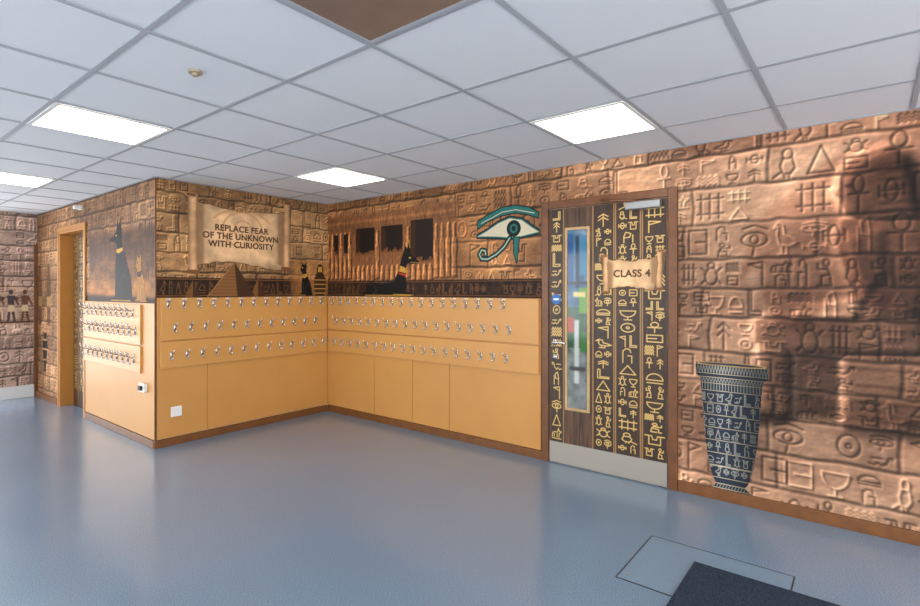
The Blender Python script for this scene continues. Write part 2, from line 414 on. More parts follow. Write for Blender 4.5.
# temple facade near corner
mt = (1-sm(S, 1.80, 2.0))*sm(Z, 1.45, 1.5)*(1-sm(Z, 2.20, 2.27))
stone = fbm(H, W, 9, 31, 4, .4)
tc_ = np.array([172, 114, 68])/255.*(.42+.95*stone[..., None])
cv.apply(mt*.80, tc_)
OP = ((.50, .80, 1.78, 2.07), (.90, 1.22, 1.79, 2.07), (1.33, 1.63, 1.68, 2.10))
parts = []
x = .02
while x < 1.95:
    if not any(a-.035 < x < b+.03 for a, b, _, _ in OP):
        parts.append(([(x-.028, 1.52), (x+.028, 1.52), (x+.022, 1.7), (x+.032, 1.78), (x+.028, 1.88), (x+.012, 1.9), (x+.018, 1.94), (x+.014, 2.04), (x-.014, 2.04), (x-.018, 1.94), (x-.012, 1.9), (x-.028, 1.88), (x-.032, 1.78), (x-.022, 1.7)], 1, 1))
    else:
        parts.append(([(x-.028, 1.50), (x+.028, 1.50), (x+.022, 1.62), (x+.01, 1.66), (x-.01, 1.66), (x-.022, 1.62)], 1, 1))
    x += .075
parts.append(([(0, 2.13), (1.9, 2.13), (1.9, 2.155), (0, 2.155)], .5, 2))
hh = relief(cv, parts, 1.0)
dk = mt*(1-np.clip(hh*1.4, 0, 1)); cv.apply(dk*.45, (82, 50, 30))
for a, b, z0, z1 in OP+((.12, .19, 1.80, 2.03), (.29, .36, 1.80, 2.03)):
    cv.apply(cv.polymask([(a, z0), (b, z0), (b, z1), (a, z1)]), (26, 17, 13))
    cv.apply(blur(cv.polymask([(a, z0), (a+.22*(b-a), z0), (a+.22*(b-a), z1-.04), (a, z1)]), 1)*.7, (60, 36, 22))
    rr = random.Random(int(a*100)); xx = a
    while xx < b:
        w_ = rr.uniform(.02, .05); cv.apply(cv.polymask([(xx, z0-.02), (min(b, xx+w_), z0-.02), (min(b, xx+w_), z0+rr.uniform(.0, .07)), (xx, z0+rr.uniform(0, .05))])*.8, (128, 80, 44)); xx += w_
def strip(cv, s0, s1, zt, seed):
    rnd = random.Random(seed)
    nn = fbm(cv.H, cv.W, 8, seed, 4)
    m = sm(cv.S, s0-.02, s0)*(1-sm(cv.S, s1, s1+.03))*(1-sm(cv.Z, zt-.010, zt+.003))
    cv.apply(m, (np.array([50, 32, 22])/255.)*(.35+1.1*nn[..., None]))
    G = np.zeros((cv.H, cv.W)); s = s0+.02
    while s < s1-.06:
        w = rnd.uniform(.045, .08)
        if rnd.random() < .95: glyph(cv, s, 1.362, w, zt-1.402, .007, G, rnd)
        s += w+.015
    cv.apply(G*.6, (158, 110, 62))
    for z in (1.345, zt-.022): cv.apply(cv.polymask([(s0, z), (s1, z), (s1, z+.007), (s0, z+.007)])*.7, (142, 96, 54))
strip(cv, -.05, 2.82, 1.500, 3)
keep = ~(((S < 2.83) & (Z < 1.31)) | ((S > 2.86) & (S < 3.88) & (Z < 2.09)))
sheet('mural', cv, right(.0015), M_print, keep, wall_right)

# ---- back wall
cv = Cv(0, XR-XS, 1.30, ZC, .0045)
bricks(cv, (114, 81, 52), (202, 156, 106), 21, ch=(.14, .19), wd=.009)
cv.rgb *= (.70+.48*fbm(cv.H, cv.W, 90, 5, 3))[..., None]
strip(cv, -.05, 1.95, 1.52, 8)
m = blur(cv.polymask([(1.38, 1.33), (1.9, 1.33), (1.9, 1.72), (1.38, 1.72)]), 6)
cv.apply(m*.65, np.array([190, 128, 68])/255.*(.6+.7*fbm(cv.H, cv.W, 16, 6)[..., None]))
for x, w, h in ((.98, .16, .2), (.32, .14, .16)):
    cv.poly([(x-w/2, 1.33), (x, 1.33+h), (x+w/2, 1.33)], (120, 78, 42))
    cv.poly([(x, 1.33), (x, 1.33+h), (x+w/2, 1.33)], (66, 42, 26))
sheet('mural', cv, back(.0015), M_print, None, wall_back)

# ---- side wall
cv = Cv(0, YE-YB, 0, ZC, .006)
bricks(cv, (94, 65, 44), (182, 138, 98), 33, ch=(.15, .2), wd=.010)
S, Z = cv.S, cv.Z
m = sm(S, 1.95, 2.05)*(1-sm(Z, 1.92, 2.06))*sm(Z, 1.2, 1.25)
g = sm(Z, 1.30, 1.80)[..., None]
sky = (np.array([174, 110, 52])*(1-g)+np.array([84, 55, 35])*g)/255.*(.5+.85*fbm(cv.H, cv.W, 16, 3, 5, 2.)[..., None])
cv.apply(m*.9, sky)
G = np.zeros((cv.H, cv.W)); rnd = random.Random(5)
for zz in (1.5, 1.72):
    s = 2.05
    while s < 3.65:
        glyph(cv, s, zz, .1, .16, .01, G, rnd); s += .13
cv.apply(G*.5, (42, 26, 17))
for x, hgt in ((.12, .8), (.50, .8)):
    P = lambda l: [(x+a*hgt, .95+b*hgt) for a, b in l]
    cv.apply(blur(cv.polymask(P([(-.06, 0), (.10, 0), (.12, .4), (.14, .72), (.06, .78), (.08, .92), (.0, 1.0), (-.06, .94), (-.05, .8), (-.12, .74), (-.09, .45)])), 1)*.6, (66, 42, 28))
    cv.apply(cv.polymask(P([(-.08, .3), (.12, .3), (.11, .46), (-.07, .46)]))*.6, (196, 156, 96))
cv.poly([(1.9, 1.2), (3.75, 1.2), (3.75, 1.33), (1.9, 1.35)], (46, 28, 18), 2)
keep = ~(((S > YE-D0+.02) & (Z < 1.255)) | ((S > YE-D1-.02) & (S < YE-D0+.02) & (Z < DH+.02)))
sheet('mural', cv, side(.0015), M_print, keep, wall_side)

# ---- end wall
cv = Cv(E1+.001, XS, .16, ZC, .006)
bricks(cv, (124, 100, 88), (210, 180, 160), 44, ch=(.16, .22), wd=.010)
cv.apply(cv.polymask([(1.4, .95), (1.95, .95), (1.95, 1.45), (1.4, 1.45)])*.35, (176, 140, 112))
for i, x in enumerate((1.53, 1.67, 1.81)):
    c1 = ((92, 56, 38), (60, 48, 52), (92, 56, 38))[i]
    q = lambda l: [(x+a*.42, 1.0+b*.42) for a, b in l]
    for p in ([(-.10, 0), (-.04, 0), (.0, .4), (.06, .0), (.12, 0), (.06, .48), (-.05, .48)], [(-.06, .44), (.07, .44), (.10, .78), (-.09, .78)], [(-.09, .78), (-.2, .6), (-.24, .74), (-.20, .76), (-.09, .72)], [(.10, .78), (.2, .5), (.16, .48), (.08, .66)]):
        cv.apply(cv.polymask(q(p))*.85, c1)
    cv.apply(cv.polymask(q(circ(.0, .89, .055, .075)))*.9, c1)
    cv.apply(cv.polymask(q([(-.08, .30), (.09, .30), (.07, .50), (-.06, .50)]))*.9, (214, 190, 150))
cv.poly([(1.4, .975), (1.94, .975), (1.94, 1.0), (1.4, 1.0)], (84, 58, 44)); cv.poly([(1.4, 1.44), (1.94, 1.44), (1.94, 1.455), (1.4, 1.455)], (84, 58, 44))
sheet('mural', cv, endw(.0015), M_print, None, wall_end)

# ================================================================== PANELLING, BASEBOARDS
e = empty('trim_1', (XR, YB, 0))
ys = [2.125, 3.108, 3.587, 4.143, YB-.002]
boxes('panels', [(XR-.014, XR-.002, ys[i]+.003, ys[i+1]-.003, .075, 1.33) for i in range(4)], M_orange, e, .0015)
boxes('backing', [(XR-.006, XR-.0005, 2.125, YB-.003, .07, 1.325)], M_base, e)
e = empty('trim_2', (XS, YB, 0))
boxes('panels', [(XS+.002, 2.39, YB-.014, YB-.002, .075, 1.33), (2.393, XR-.018, YB-.014, YB-.002, .075, 1.33)], M_orange, e, .0015)
e = empty('trim_3', (XS, D0, 0))
boxes('panels', [(XS-.014, XS-.002, YB-.014, D0-.05, .075, 1.28)], M_orange, e, .0015)
boxes('corner_bead', [(XS-.0155, XS+.004, YB-.0165, YB-.0142, .0, 1.335)], M_frame, e)
boxes('trim_4', [(XS-.006, XS+.006, YB-.006, YB-.0005, 1.336, ZC-.007)], M_frame)
boxes('baseboard_right', [(XR-.022, XR-.002, YF, 1.044, 0, .075), (XR-.022, XR-.002, 2.116, YB-.02, 0, .070)], M_base, None, .003)
boxes('baseboard_back', [(XS-.018, XR-.024, YB-.022, YB-.002, 0, .070)], M_base, None, .003)
boxes('baseboard_side', [(XS-.022, XS-.002, YB, D0-.055, 0, .070), (XS-.022, XS-.002, D1+.055, YE-.03, 0, .070)], M_base, None, .003)
boxes('baseboard_end', [(E1, XS-.03, YE-.022, YE-.001, 0, .16)], M_skirt, None, .003)
boxes('trim_5', [(XS-.04, XS-.003, YE-.035, YE-.002, .001, 2.0)], M_frame, None, .002)

# ================================================================== COAT RACKS
def hook(bm, o, n, s, q=1.0, f=1.0):
    o = Vector(o); n = Vector(n); s = Vector(s); u = Vector((0, 0, 1))
    P = lambda a, b, c: o+(n*a+s*b+u*c)*q
    vs = [bm.verts.new(P(a, b, c)) for a in (0, .003) for b in (-.010, .010) for c in (-.034, .030)]
    for fc in ((0, 1, 3, 2), (4, 6, 7, 5), (0, 4, 5, 1), (2, 3, 7, 6), (0, 2, 6, 4), (1, 5, 7, 3)):
        bm.faces.new([vs[i] for i in fc])
    tube(bm, [P(.003, 0, .004), P(.02, 0, .004), P(.040, 0, .016), P(.052, 0, .034), P(.056, 0, .046)], [r*f for r in (.0065, .006, .0055, .005, .005)], 8, .0075*f)
    tube(bm, [P(.003, 0, -.012), P(.012, 0, -.034), P(.024, 0, -.044), P(.034, 0, -.038), P(.038, 0, -.026)], [r*f for r in (.006, .0055, .005, .0045, .0045)], 8, .0065*f)
def hooks(name, lst, n, s, parent, q=1.0, f=1.0):
    bm = bmesh.new()
    for o in lst: hook(bm, o, n, s, q, f)
    bmesh.ops.recalc_face_normals(bm, faces=bm.faces[:])
    me = bpy.data.meshes.new(name); bm.to_mesh(me); bm.free(); return finish(name, me, M_chrome, parent, True)
rows = ((1.275, 0), (1.06, .06), (.815, .03))
e = empty('coat_rack', (XR, 3.5, 1.1))
xb = XR-.0145
boxes('board', [(xb-.018, xb, 2.14, YB-.035, .948, 1.325), (xb-.018, xb, 2.14, YB-.035, .70, .936)], M_orange2, e, .003)
L = []
for z, o in rows:
    k = 0
    while True:
        y = YB-.14-o-.137*k
        if y < 2.42: break
        L.append((xb-.018, y, z)); k += 1
hooks('hooks', L, (-1, 0, 0), (0, 1, 0), e)
boxes('labels', [(xb-.0195, xb-.0183, y-.018, y+.018, 1.314, 1.3225) for (x, y, z) in L if z > 1.2], M_white, e)
e = empty('coat_rack', (2.8, YB, 1.1))
yb = YB-.0145
boxes('board', [(XS+.03, XR-.035, yb-.018, yb, .948, 1.325), (XS+.03, XR-.035, yb-.018, yb, .70, .936)], M_orange2, e, .003)
L = []
for z, o in rows:
    k = 0
    while True:
        x = XS+.09+o+.137*k
        if x > XR-.09: break
        L.append((x, yb-.018, z)); k += 1
hooks('hooks', L, (0, -1, 0), (1, 0, 0), e)
boxes('labels', [(x-.018, x+.018, yb-.0195, yb-.0183, 1.314, 1.3225) for (x, y, z) in L if z > 1.2], M_white, e)
e = empty('coat_rack', (XS, 6, 1.1))
xb = XS-.0145
boxes('board', [(xb-.018, xb, 5.2, 6.70, .90, 1.265), (xb-.018, xb, 5.2, 6.70, .64, .885)], M_orange2, e, .003)
L = []
for z, o in ((1.20, 0), (1.03, .06), (.77, .03)):
    for k in range(10):
        L.append((xb-.018, 6.60-o-.137*k, z))
hooks('hooks', L, (-1, 0, 0), (0, 1, 0), e, 1.25, 1.15)

# ================================================================== HIEROGLYPH DOORS
def door_print(w, h, seed, cols, res=.003):
    cv = Cv(0, w, 0, h, res, (52, 34, 22)); rnd = random.Random(seed)
    n = fbm(cv.H, cv.W, 60, seed, 5, .08)
    cv.rgb = np.array([88, 59, 38])/255.*(.4+1.0*n[..., None])
    for i in range(1, 7):
        cv.stroke([(w*i/7, 0), (w*i/7, h)], .006, (30, 20, 14))
    for a, b in cols:
        cv.apply(cv.polymask([(a, 0), (b, 0), (b, h), (a, h)])*.55, (34, 22, 15))
        G = np.zeros((cv.H, cv.W)); z = .19
        while z < h-.05:
            cw = b-a; gh = rnd.uniform(.06, .105)
            if cw > .13 and rnd.random() < .6:
                glyph(cv, a+.010, z, cw/2-.016, gh*.8, .0078, G, rnd, rnd.random() < .5); glyph(cv, a+cw/2+.006, z, cw/2-.016, gh*.8, .0078, G, rnd); gh *= .8
            else:
                gw = cw-.022; glyph(cv, (a+b-gw)/2, z, gw, gh, .009, G, rnd, rnd.random() < .5)
            z += gh+.013
        Gl = np.roll(G, (-1, 1), (0, 1))
        cv.apply(blur(Gl, 1)*.8, (18, 11, 8)); cv.apply(G, (210, 174, 104))
        for x in (a-.008, b+.008):
            if .01 < x < w-.01: cv.stroke([(x, 0), (x, h)], .007, (164, 126, 72))
    return cv
d = empty('door_1', (XR, 1.58, 0))
y0, y1, zt = 1.046, 2.114, 2.12
boxes('frame', [(XR-.03, XR-.001, y0, y0+.062, 0, zt), (XR-.03, XR-.001, y1-.062, y1, 0, zt), (XR-.03, XR-.001, y0+.062, y1-.062, zt-.062, zt)], M_frame, d, .004)
a0, a1 = y0+.066, y1-.066
boxes('leaf', [(XR-.016, XR-.002, a0, a1, .008, zt-.066)], M_frame, d)
w = a1-a0
cv = door_print(w, zt-.08, 5, [(.012, .12), (.385, .535), (.565, .735), (.765, .925)])
sheet('hieroglyph_print', cv, lambda s, z: (np.full_like(s, XR-.0175), a1-s, z+.01), M_gprint, None, d)
boxes('kick_plate', [(XR-.021, XR-.018, a0+.004, a1-.004, .012, .175)], M_steel, d)
g0, g1, gz0, gz1 = 1.695, 1.905, .445, 1.895
bw = .02
boxes('vision_panel_beading', [(XR-.028, XR-.0165, g0, g0+bw, gz0, gz1), (XR-.028, XR-.0165, g1-bw, g1, gz0, gz1), (XR-.028, XR-.0165, g0+bw, g1-bw, gz0, gz0+bw), (XR-.028, XR-.0165, g0+bw, g1-bw, gz1-bw, gz1)], M_palewood, d, .002)
cg = Cv(0, g1-g0-2*bw, 0, gz1-gz0-2*bw, .004, (120, 150, 150))
hz = cg.Z/(gz1-gz0)
cg.rgb = np.where((hz > .55)[..., None], np.array([66, 112, 146])/255., np.where((hz > .33)[..., None], np.array([56, 90, 68])/255., np.array([112, 120, 118])/255.))
cg.rgb = cg.rgb*(.6+.7*fbm(cg.H, cg.W, 16, 3)[..., None])
for (x0, x1, z0, z1, c) in ((.1, .17, .75, .95, (100, 146, 60)), (.0, .06, .6, .72, (160, 56, 44)), (.11, .17, .45, .6, (56, 110, 56)), (0, .05, .95, 1.38, (28, 76, 126)), (.06, .1, .2, .7, (180, 186, 180)), (.1, .17, 1.05, 1.36, (54, 116, 150)), (.02, .15, .3, .33, (60, 60, 60)), (.05, .15, .88, .92, (210, 190, 120)), (.07, .10, .95, 1.36, (20, 46, 66)), (.0, .17, .98, 1.0, (30, 50, 60))):
    cg.poly([(x0, z0), (x1, z0), (x1, z1), (x0, z1)], c, 1)
M_glass = print_mat('vision_glass', .08, .5)
sheet('vision_glass', cg, lambda s, z: (np.full_like(s, XR-.02), g1-bw-s, z+gz0+bw), M_glass, None, d)
bm = bmesh.new(); hx = XR-.018
cyl(bm, (hx, 2.0, .98), (hx-.008, 2.0, .98), .026); cyl(bm, (hx, 2.0, .86), (hx-.008, 2.0, .86), .024)
tube(bm, [(hx-.006, 2.0, .98), (hx-.045, 2.0, .98), (hx-.055, 1.985, .98), (hx-.055, 1.88, .98)], .0095, 12)
bmesh.ops.recalc_face_normals(bm, faces=bm.faces[:])
me = bpy.data.meshes.new('lever_handle'); bm.to_mesh(me); bm.free(); finish('lever_handle', me, M_chrome, d, True)
bm = bmesh.new(); cyl(bm, (hx, 1.985, 1.325), (hx-.002, 1.985, 1.325), .042, 32)
me = bpy.data.meshes.new('fire_door_disc'); bm.to_mesh(me); bm.free(); finish('fire_door_disc', me, M_blue, d)
boxes('disc_label', [(hx-.0035, hx-.0025, 1.961, 2.009, 1.317, 1.333)], M_white, d)
boxes('door_closer', [(XR-.075, XR-.0185, 1.15, 1.40, 1.985, 2.04)], M_grey, d, .006)
bm = bmesh.new(); tube(bm, [(XR-.05, 1.32, 2.045), (XR-.10, 1.50, 2.062), (XR-.035, 1.60, 2.09)], .007, 8)
me = bpy.data.meshes.new('closer_arm'); bm.to_mesh(me); bm.free(); finish('closer_arm', me, M_frame, d)
boxes('hinges', [(XR-.034, XR-.0305, a0-.012, a0+.002, z, z+.09) for z in (.25, 1.0, 1.8)], M_frame, d)

d2 = empty('door_2', (XS+T, 7.2, 0))
boxes('frame', [(XS-.012, XS+T+.01, D0+.001, D0+.03, 0, DH-.001), (XS-.012, XS+T+.01, D1-.03, D1-.001, 0, DH-.001), (XS-.012, XS+T+.01, D0+.03, D1-.03, DH-.03, DH-.001)], M_jamb, d2, .002)
boxes('architrave', [(XS-.02, XS-.003, D0-.045, D0+.0, 0, DH+.045), (XS-.02, XS-.003, D1, D1+.045, 0, DH+.045), (XS-.02, XS-.003, D0, D1, DH, DH+.045)], M_jamb, d2, .003)
boxes('leaf', [(XS+T-.035, XS+T+.005, D0+.033, D1-.033, .008, DH-.033)], M_frame, d2)
cv = door_print(D1-D0-.07, DH-.06, 15, [(.02, .16), (.2, .38), (.42, .6), (.64, .8)], .005)
sheet('hieroglyph_print', cv, lambda s, z: (np.full_like(s, XS+T-.037), D1-.035-s, z+.01), M_gprint, None, d2)
bm = bmesh.new(); hx2 = XS+T-.038
cyl(bm, (hx2, D0+.1, .98), (hx2-.008, D0+.1, .98), .026)
tube(bm, [(hx2-.006, D0+.1, .98), (hx2-.045, D0+.1, .98), (hx2-.05, D0+.11, .98), (hx2-.05, D0+.21, .98)], .009, 10)
me = bpy.data.meshes.new('lever_handle'); bm.to_mesh(me); bm.free(); finish('lever_handle', me, M_chrome, d2, True)

# ================================================================== DECALS
def text_obj(name, txt, size, loc, rot, m, parent, bold=.0):
    c = bpy.data.curves.new(name, 'FONT'); c.body = txt; c.size = size; c.align_x = 'CENTER'; c.align_y = 'CENTER'
    c.extrude = .0008; c.offset = bold; c.space_line = .95; c.space_character = 1.06
    o = bpy.data.objects.new(name+'_tmp', c); col.objects.link(o)
    bpy.context.view_layer.update()
    me = bpy.data.meshes.new_from_object(o.evaluated_get(bpy.context.evaluated_depsgraph_get()))
    bpy.data.objects.remove(o)
    me.transform(Matrix.Translation(loc) @ rot)
    me.materials.clear()
    return finish(name, me, m, parent)
RB = Matrix.Rotation(math.pi/2, 4, 'X')
RR = Matrix.Rotation(-math.pi/2, 4, 'Z') @ RB

def scroll(w, h, res=.004, eye=False, seed=1):
    cv = Cv(-.05, w+.05, -.04, h+.07, res)
    rnd = random.Random(seed)
    top = [(w*i/24, h*.95+rnd.uniform(-.008, .008)-.09*h*math.sin(math.pi*i/24)) for i in range(25)]
    bot = [(w*i/24, h*.05+rnd.uniform(-.008, .008)+.07*h*math.sin(math.pi*i/24)+.03*h*math.sin(math.pi*i/12)) for i in range(24, -1, -1)]
    cv.poly(top+bot, (222, 182, 138))
    n = fbm(cv.H, cv.W, 24, seed, 5)
    cx = np.abs(cv.S/w-.5)*2; cz = np.abs(cv.Z/h-.5)*2
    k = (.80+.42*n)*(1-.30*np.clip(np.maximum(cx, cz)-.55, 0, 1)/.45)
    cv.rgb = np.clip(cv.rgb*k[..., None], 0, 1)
    cv.stroke(top, .006, (120, 80, 50)); cv.stroke(bot, .007, (110, 72, 44))
    if eye:
        G = np.zeros((cv.H, cv.W)); c0, c1 = w*.5, h*.60
        cv.strokemask(circ(c0, c1, w*.20, h*.25, 30), .018, G); cv.strokemask(circ(c0, c1+.04, w*.30, h*.22, 14, 20, 160), .020, G)
        cv.strokemask(circ(c0, c1, w*.09, h*.13), .016, G); cv.apply(G*.65*(cv.a > .5), (190, 142, 94), False)
    rw = .04*w+.012
    for (x, z0, z1, ln, sgn) in ((rw*.5, -.01, h*1.0, -.015, 1), (w-rw*.5, h*.07, h*1.07, .02, -1)):
        # shadow of the roll on the sheet, then the roll with a flared curl at each end
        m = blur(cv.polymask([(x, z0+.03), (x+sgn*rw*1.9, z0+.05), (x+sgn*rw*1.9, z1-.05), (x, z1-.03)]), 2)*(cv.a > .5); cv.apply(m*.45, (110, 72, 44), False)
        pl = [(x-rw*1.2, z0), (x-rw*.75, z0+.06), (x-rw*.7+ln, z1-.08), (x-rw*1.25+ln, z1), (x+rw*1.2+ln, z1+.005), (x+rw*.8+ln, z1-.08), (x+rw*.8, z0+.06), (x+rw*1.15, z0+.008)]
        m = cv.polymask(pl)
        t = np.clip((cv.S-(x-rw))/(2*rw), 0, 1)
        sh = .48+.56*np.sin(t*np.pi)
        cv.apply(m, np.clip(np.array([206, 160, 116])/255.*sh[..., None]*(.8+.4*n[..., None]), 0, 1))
        cv.poly(circ(x, z0+.004, rw*1.15, rw*.4), (120, 78, 46)); cv.poly(circ(x+ln, z1+.004, rw*1.2, rw*.45), (168, 120, 80))
        cv.poly(circ(x+ln, z1+.004, rw*.75, rw*.25), (80, 50, 30)); cv.stroke(circ(x+ln, z1+.004, rw*.35, rw*.12), .004, (168, 120, 80))
    return cv
e = empty('scroll_sign', (2.75, YB, 1.94))
sx0, sx1, sz0, sz1 = 2.235, 3.275, 1.575, 2.285
cv = scroll(sx1-sx0, sz1-sz0, .004, True, 2)
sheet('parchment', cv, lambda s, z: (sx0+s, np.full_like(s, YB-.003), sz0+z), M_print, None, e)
text_obj('lettering', "REPLACE FEAR\nOF THE UNKNOWN\nWITH CURIOSITY", .083, (2.75, YB-.0045, 1.925), RB, M_text, e, .0028)
cv = scroll(.42, .27, .003, False, 4)
sheet('class_scroll_print', cv, lambda s, z: (np.full_like(s, XR-.019), 1.58-s, 1.385+z), M_print, None, d)
text_obj('class_lettering', "CLASS 4", .074, (XR-.0205, 1.37, 1.52), RR, M_text, d, .002)

cv = Cv(0, .50, 0, .36, .004)
cv.poly([(0, 0), (.27, .345), (.49, 0)], (132, 90, 52)); cv.poly([(.30, 0), (.27, .345), (.49, 0)], (68, 45, 28))
for i in range(1, 11):
    z = i*.033
    m = np.zeros((cv.H, cv.W)); cv.strokemask([(0, z), (.5, z)], .004, m); cv.apply(m*.6*(cv.a > .5), (50, 32, 20), False)
cv.stroke([(0, 0), (.27, .345)], .007, (180, 128, 74))
sheet('pyramid_decal', cv, lambda s, z: (2.395+s, np.full_like(s, YB-.004), 1.335+z), M_print)

def cat(w, h, body, gold, res=.004, flip=False):
    cv = Cv(0, w, 0, h, res)
    F = (lambda l: [((1-x)*w, y*h) for x, y in l]) if flip else (lambda l: [(x*w, y*h) for x, y in l])
    P = [(.12, .0), (.88, .0), (.95, .05), (.93, .2), (.84, .36), (.70, .52), (.60, .64), (.57, .74), (.60, .84), (.57, 1.0), (.46, .90), (.36, .90), (.27, .99), (.26, .86), (.19, .78), (.18, .72), (.28, .67), (.32, .60), (.27, .46), (.25, .30), (.24, .08), (.12, .05)]
    cv.poly(F(P), body)
    hl = tuple(min(255, c+45) for c in body)
    cv.stroke(F([(.80, .38), (.66, .54), (.57, .66)]), .02*h, hl)
    cv.stroke(F([(.56, .06), (.52, .2), (.62, .34), (.76, .3)]), .012*h, hl)
    cv.stroke(F([(.38, .05), (.38, .35)]), .012*h, hl)
    cv.stroke(F([(.90, .05), (.99, .02), (.72, .02)]), .025*h, body)
    cv.poly(F([(.29, .60), (.60, .64), (.64, .57), (.44, .50), (.28, .54)]), gold)
    cv.stroke(F([(.29, .57), (.62, .60)]), .008*h, body)
    cv.stroke(F([(.46, .9), (.55, .97)]), .010*h, gold); cv.stroke(F([(.29, .96), (.34, .91)]), .010*h, gold)
    cv.poly(F(circ(.31, .80, .045, .016)), gold)
    cv.stroke(F([(.13, .025), (.5, .025)]), .012*h, gold)
    return cv
# tall seated jackal on the side wall (faces left)
cv = Cv(0, .66, 0, .88, .004); K = (14, 13, 14); GD = (186, 140, 56)
P = [(.10, 0), (.60, 0), (.64, .04), (.62, .17), (.56, .30), (.48, .42), (.40, .52), (.37, .60), (.38, .66), (.37, .74), (.375, .87), (.32, .78), (.30, .75), (.275, .85), (.25, .75), (.24, .70), (.16, .655), (.06, .635), (.05, .605), (.14, .595), (.23, .58), (.25, .52), (.22, .42), (.21, .30), (.20, .05), (.10, .03)]
cv.poly(P, K)
cv.stroke([(.54, .30), (.45, .42), (.38, .52)], .012, (46, 44, 46)); cv.stroke([(.36, .04), (.34, .16), (.42, .27), (.52, .22)], .008, (44, 42, 44)); cv.stroke([(.28, .04), (.275, .3)], .006, (42, 40, 42))
cv.poly([(.245, .515), (.40, .53), (.41, .50), (.30, .475), (.24, .49)], GD)
cv.poly(circ(.235, .655, .018, .008), GD); cv.stroke([(.30, .755), (.277, .84)], .006, GD); cv.stroke([(.35, .76), (.37, .85)], .006, GD)
cv.stroke([(.10, .012), (.60, .012)], .010, GD)
sheet('jackal_statue_decal', cv, lambda s, z: (np.full_like(s, XS-.003), 6.10-s, 1.285+z), M_print)
cv = cat(.30, .46, (150, 104, 40), (30, 22, 16))
sheet('cat_statue_decal', cv, lambda s, z: (np.full_like(s, XS-.003), 5.43-s, 1.285+z), M_print)
cv = cat(.20, .39, (22, 18, 17), (206, 160, 60), .003)
sheet('cat_statue_decal', cv, lambda s, z: (3.39+s, np.full_like(s, YB-.004), 1.335+z), M_print)
cv = Cv(0, .19, 0, .37, .003)
cv.poly([(.035, 0), (.155, 0), (.175, .1), (.18, .19), (.15, .235), (.14, .25), (.145, .30), (.125, .35), (.095, .365), (.065, .35), (.045, .30), (.05, .25), (.04, .235), (.01, .19), (.015, .1)], (60, 40, 24))
for z in (.03, .08, .13, .18): cv.stroke([(.018, z), (.172, z)], .012, (190, 142, 62))
cv.poly([(.065, .27), (.125, .27), (.12, .33), (.07, .33)], (186, 138, 60)); cv.stroke([(.045, .24), (.145, .24)], .012, (30, 20, 14))
sheet('canopic_jar_decal', cv, lambda s, z: (3.592+s, np.full_like(s, YB-.004), 1.335+z), M_print)

# reclining jackal
cv = Cv(-.02, .84, 0, .60, .004)
cv.poly([(.0, .03), (.02, 0), (.74, 0), (.765, .015), (.76, .035), (.63, .05), (.645, .12), (.635, .2), (.63, .27), (.66, .335), (.72, .325), (.80, .325), (.815, .35), (.73, .40), (.70, .43), (.695, .50), (.675, .585), (.645, .50), (.635, .50), (.605, .57), (.60, .46), (.565, .38), (.53, .25), (.48, .175), (.35, .145), (.2, .14), (.1, .155), (.04, .12), (.01, .06)], K)
cv.stroke([(.08, .13), (.16, .12), (.2, .06), (.14, .02)], .008, (56, 56, 62)); cv.stroke([(.25, .13), (.46, .155), (.54, .27)], .008, (58, 58, 64))
cv.stroke([(.02, .05), (-.01, .03), (.0, .0)], .018, K)
cv.poly([(.535, .255), (.63, .235), (.635, .285), (.555, .315)], GD); cv.poly([(.53, .23), (.635, .20), (.633, .222), (.535, .245)], (170, 50, 30))
cv.stroke([(.605, .47), (.606, .56)], .008, GD); cv.stroke([(.65, .49), (.675, .575), (.692, .49)], .008, GD)
cv.poly(circ(.69, .39, .018, .009), GD); cv.stroke([(.70, .345), (.80, .335)], .005, GD)
cv.stroke([(.45, .02), (.74, .015)], .008, GD); cv.stroke([(.02, .008), (.7, .008)], .01, GD)
sheet('jackal_statue_decal', cv, lambda s, z: (np.full_like(s, XR-.003), 4.32-s, 1.335+z), M_print)

# eye of horus
cv = Cv(0, .66, 0, .54, .0035)
OUT = (10, 30, 32); TEAL = (38, 104, 98); CR = (202, 194, 166)
brow = [(.02, .40), (.12, .45), (.28, .505), (.42, .51), (.55, .48), (.64, .43)]
browL = [(.64, .39), (.54, .425), (.42, .45), (.28, .44), (.12, .395), (.02, .34)]
cv.stroke(brow+browL+[brow[0]], .02, OUT); cv.poly(brow+browL, TEAL)
cv.stroke([(.06, .385), (.28, .465), (.42, .475), (.6, .43)], .007, CR)
up = [(.02, .27), (.12, .31), (.24, .37), (.36, .405), (.48, .38), (.58, .31), (.645, .27)]
lo = [(.58, .26), (.48, .245), (.36, .24), (.24, .255), (.12, .265)]
cv.stroke(up+lo+[up[0]], .05, OUT); cv.stroke(up+lo+[up[0]], .022, TEAL); cv.poly(up+lo, CR)
cv.ell(.40, .315, .072, .072, OUT); cv.ell(.40, .315, .04, .04, TEAL); cv.ell(.40, .315, .022, .022, OUT)
wd_ = [(.40, .235), (.455, .235), (.43, .02), (.405, .10)]
cv.stroke(wd_+[wd_[0]], .018, OUT); cv.poly(wd_, TEAL)
cu = [(.36, .235), (.30, .16), (.22, .10), (.13, .06), (.06, .065), (.035, .105), (.06, .145), (.10, .135), (.105, .10)]
cv.stroke(cu, .05, OUT); cv.stroke(cu, .026, TEAL); cv.stroke(cu, .008, CR)
sheet('eye_of_horus_decal', cv, lambda s, z: (np.full_like(s, XR-.003), 2.80-s, 1.615+z), M_print)

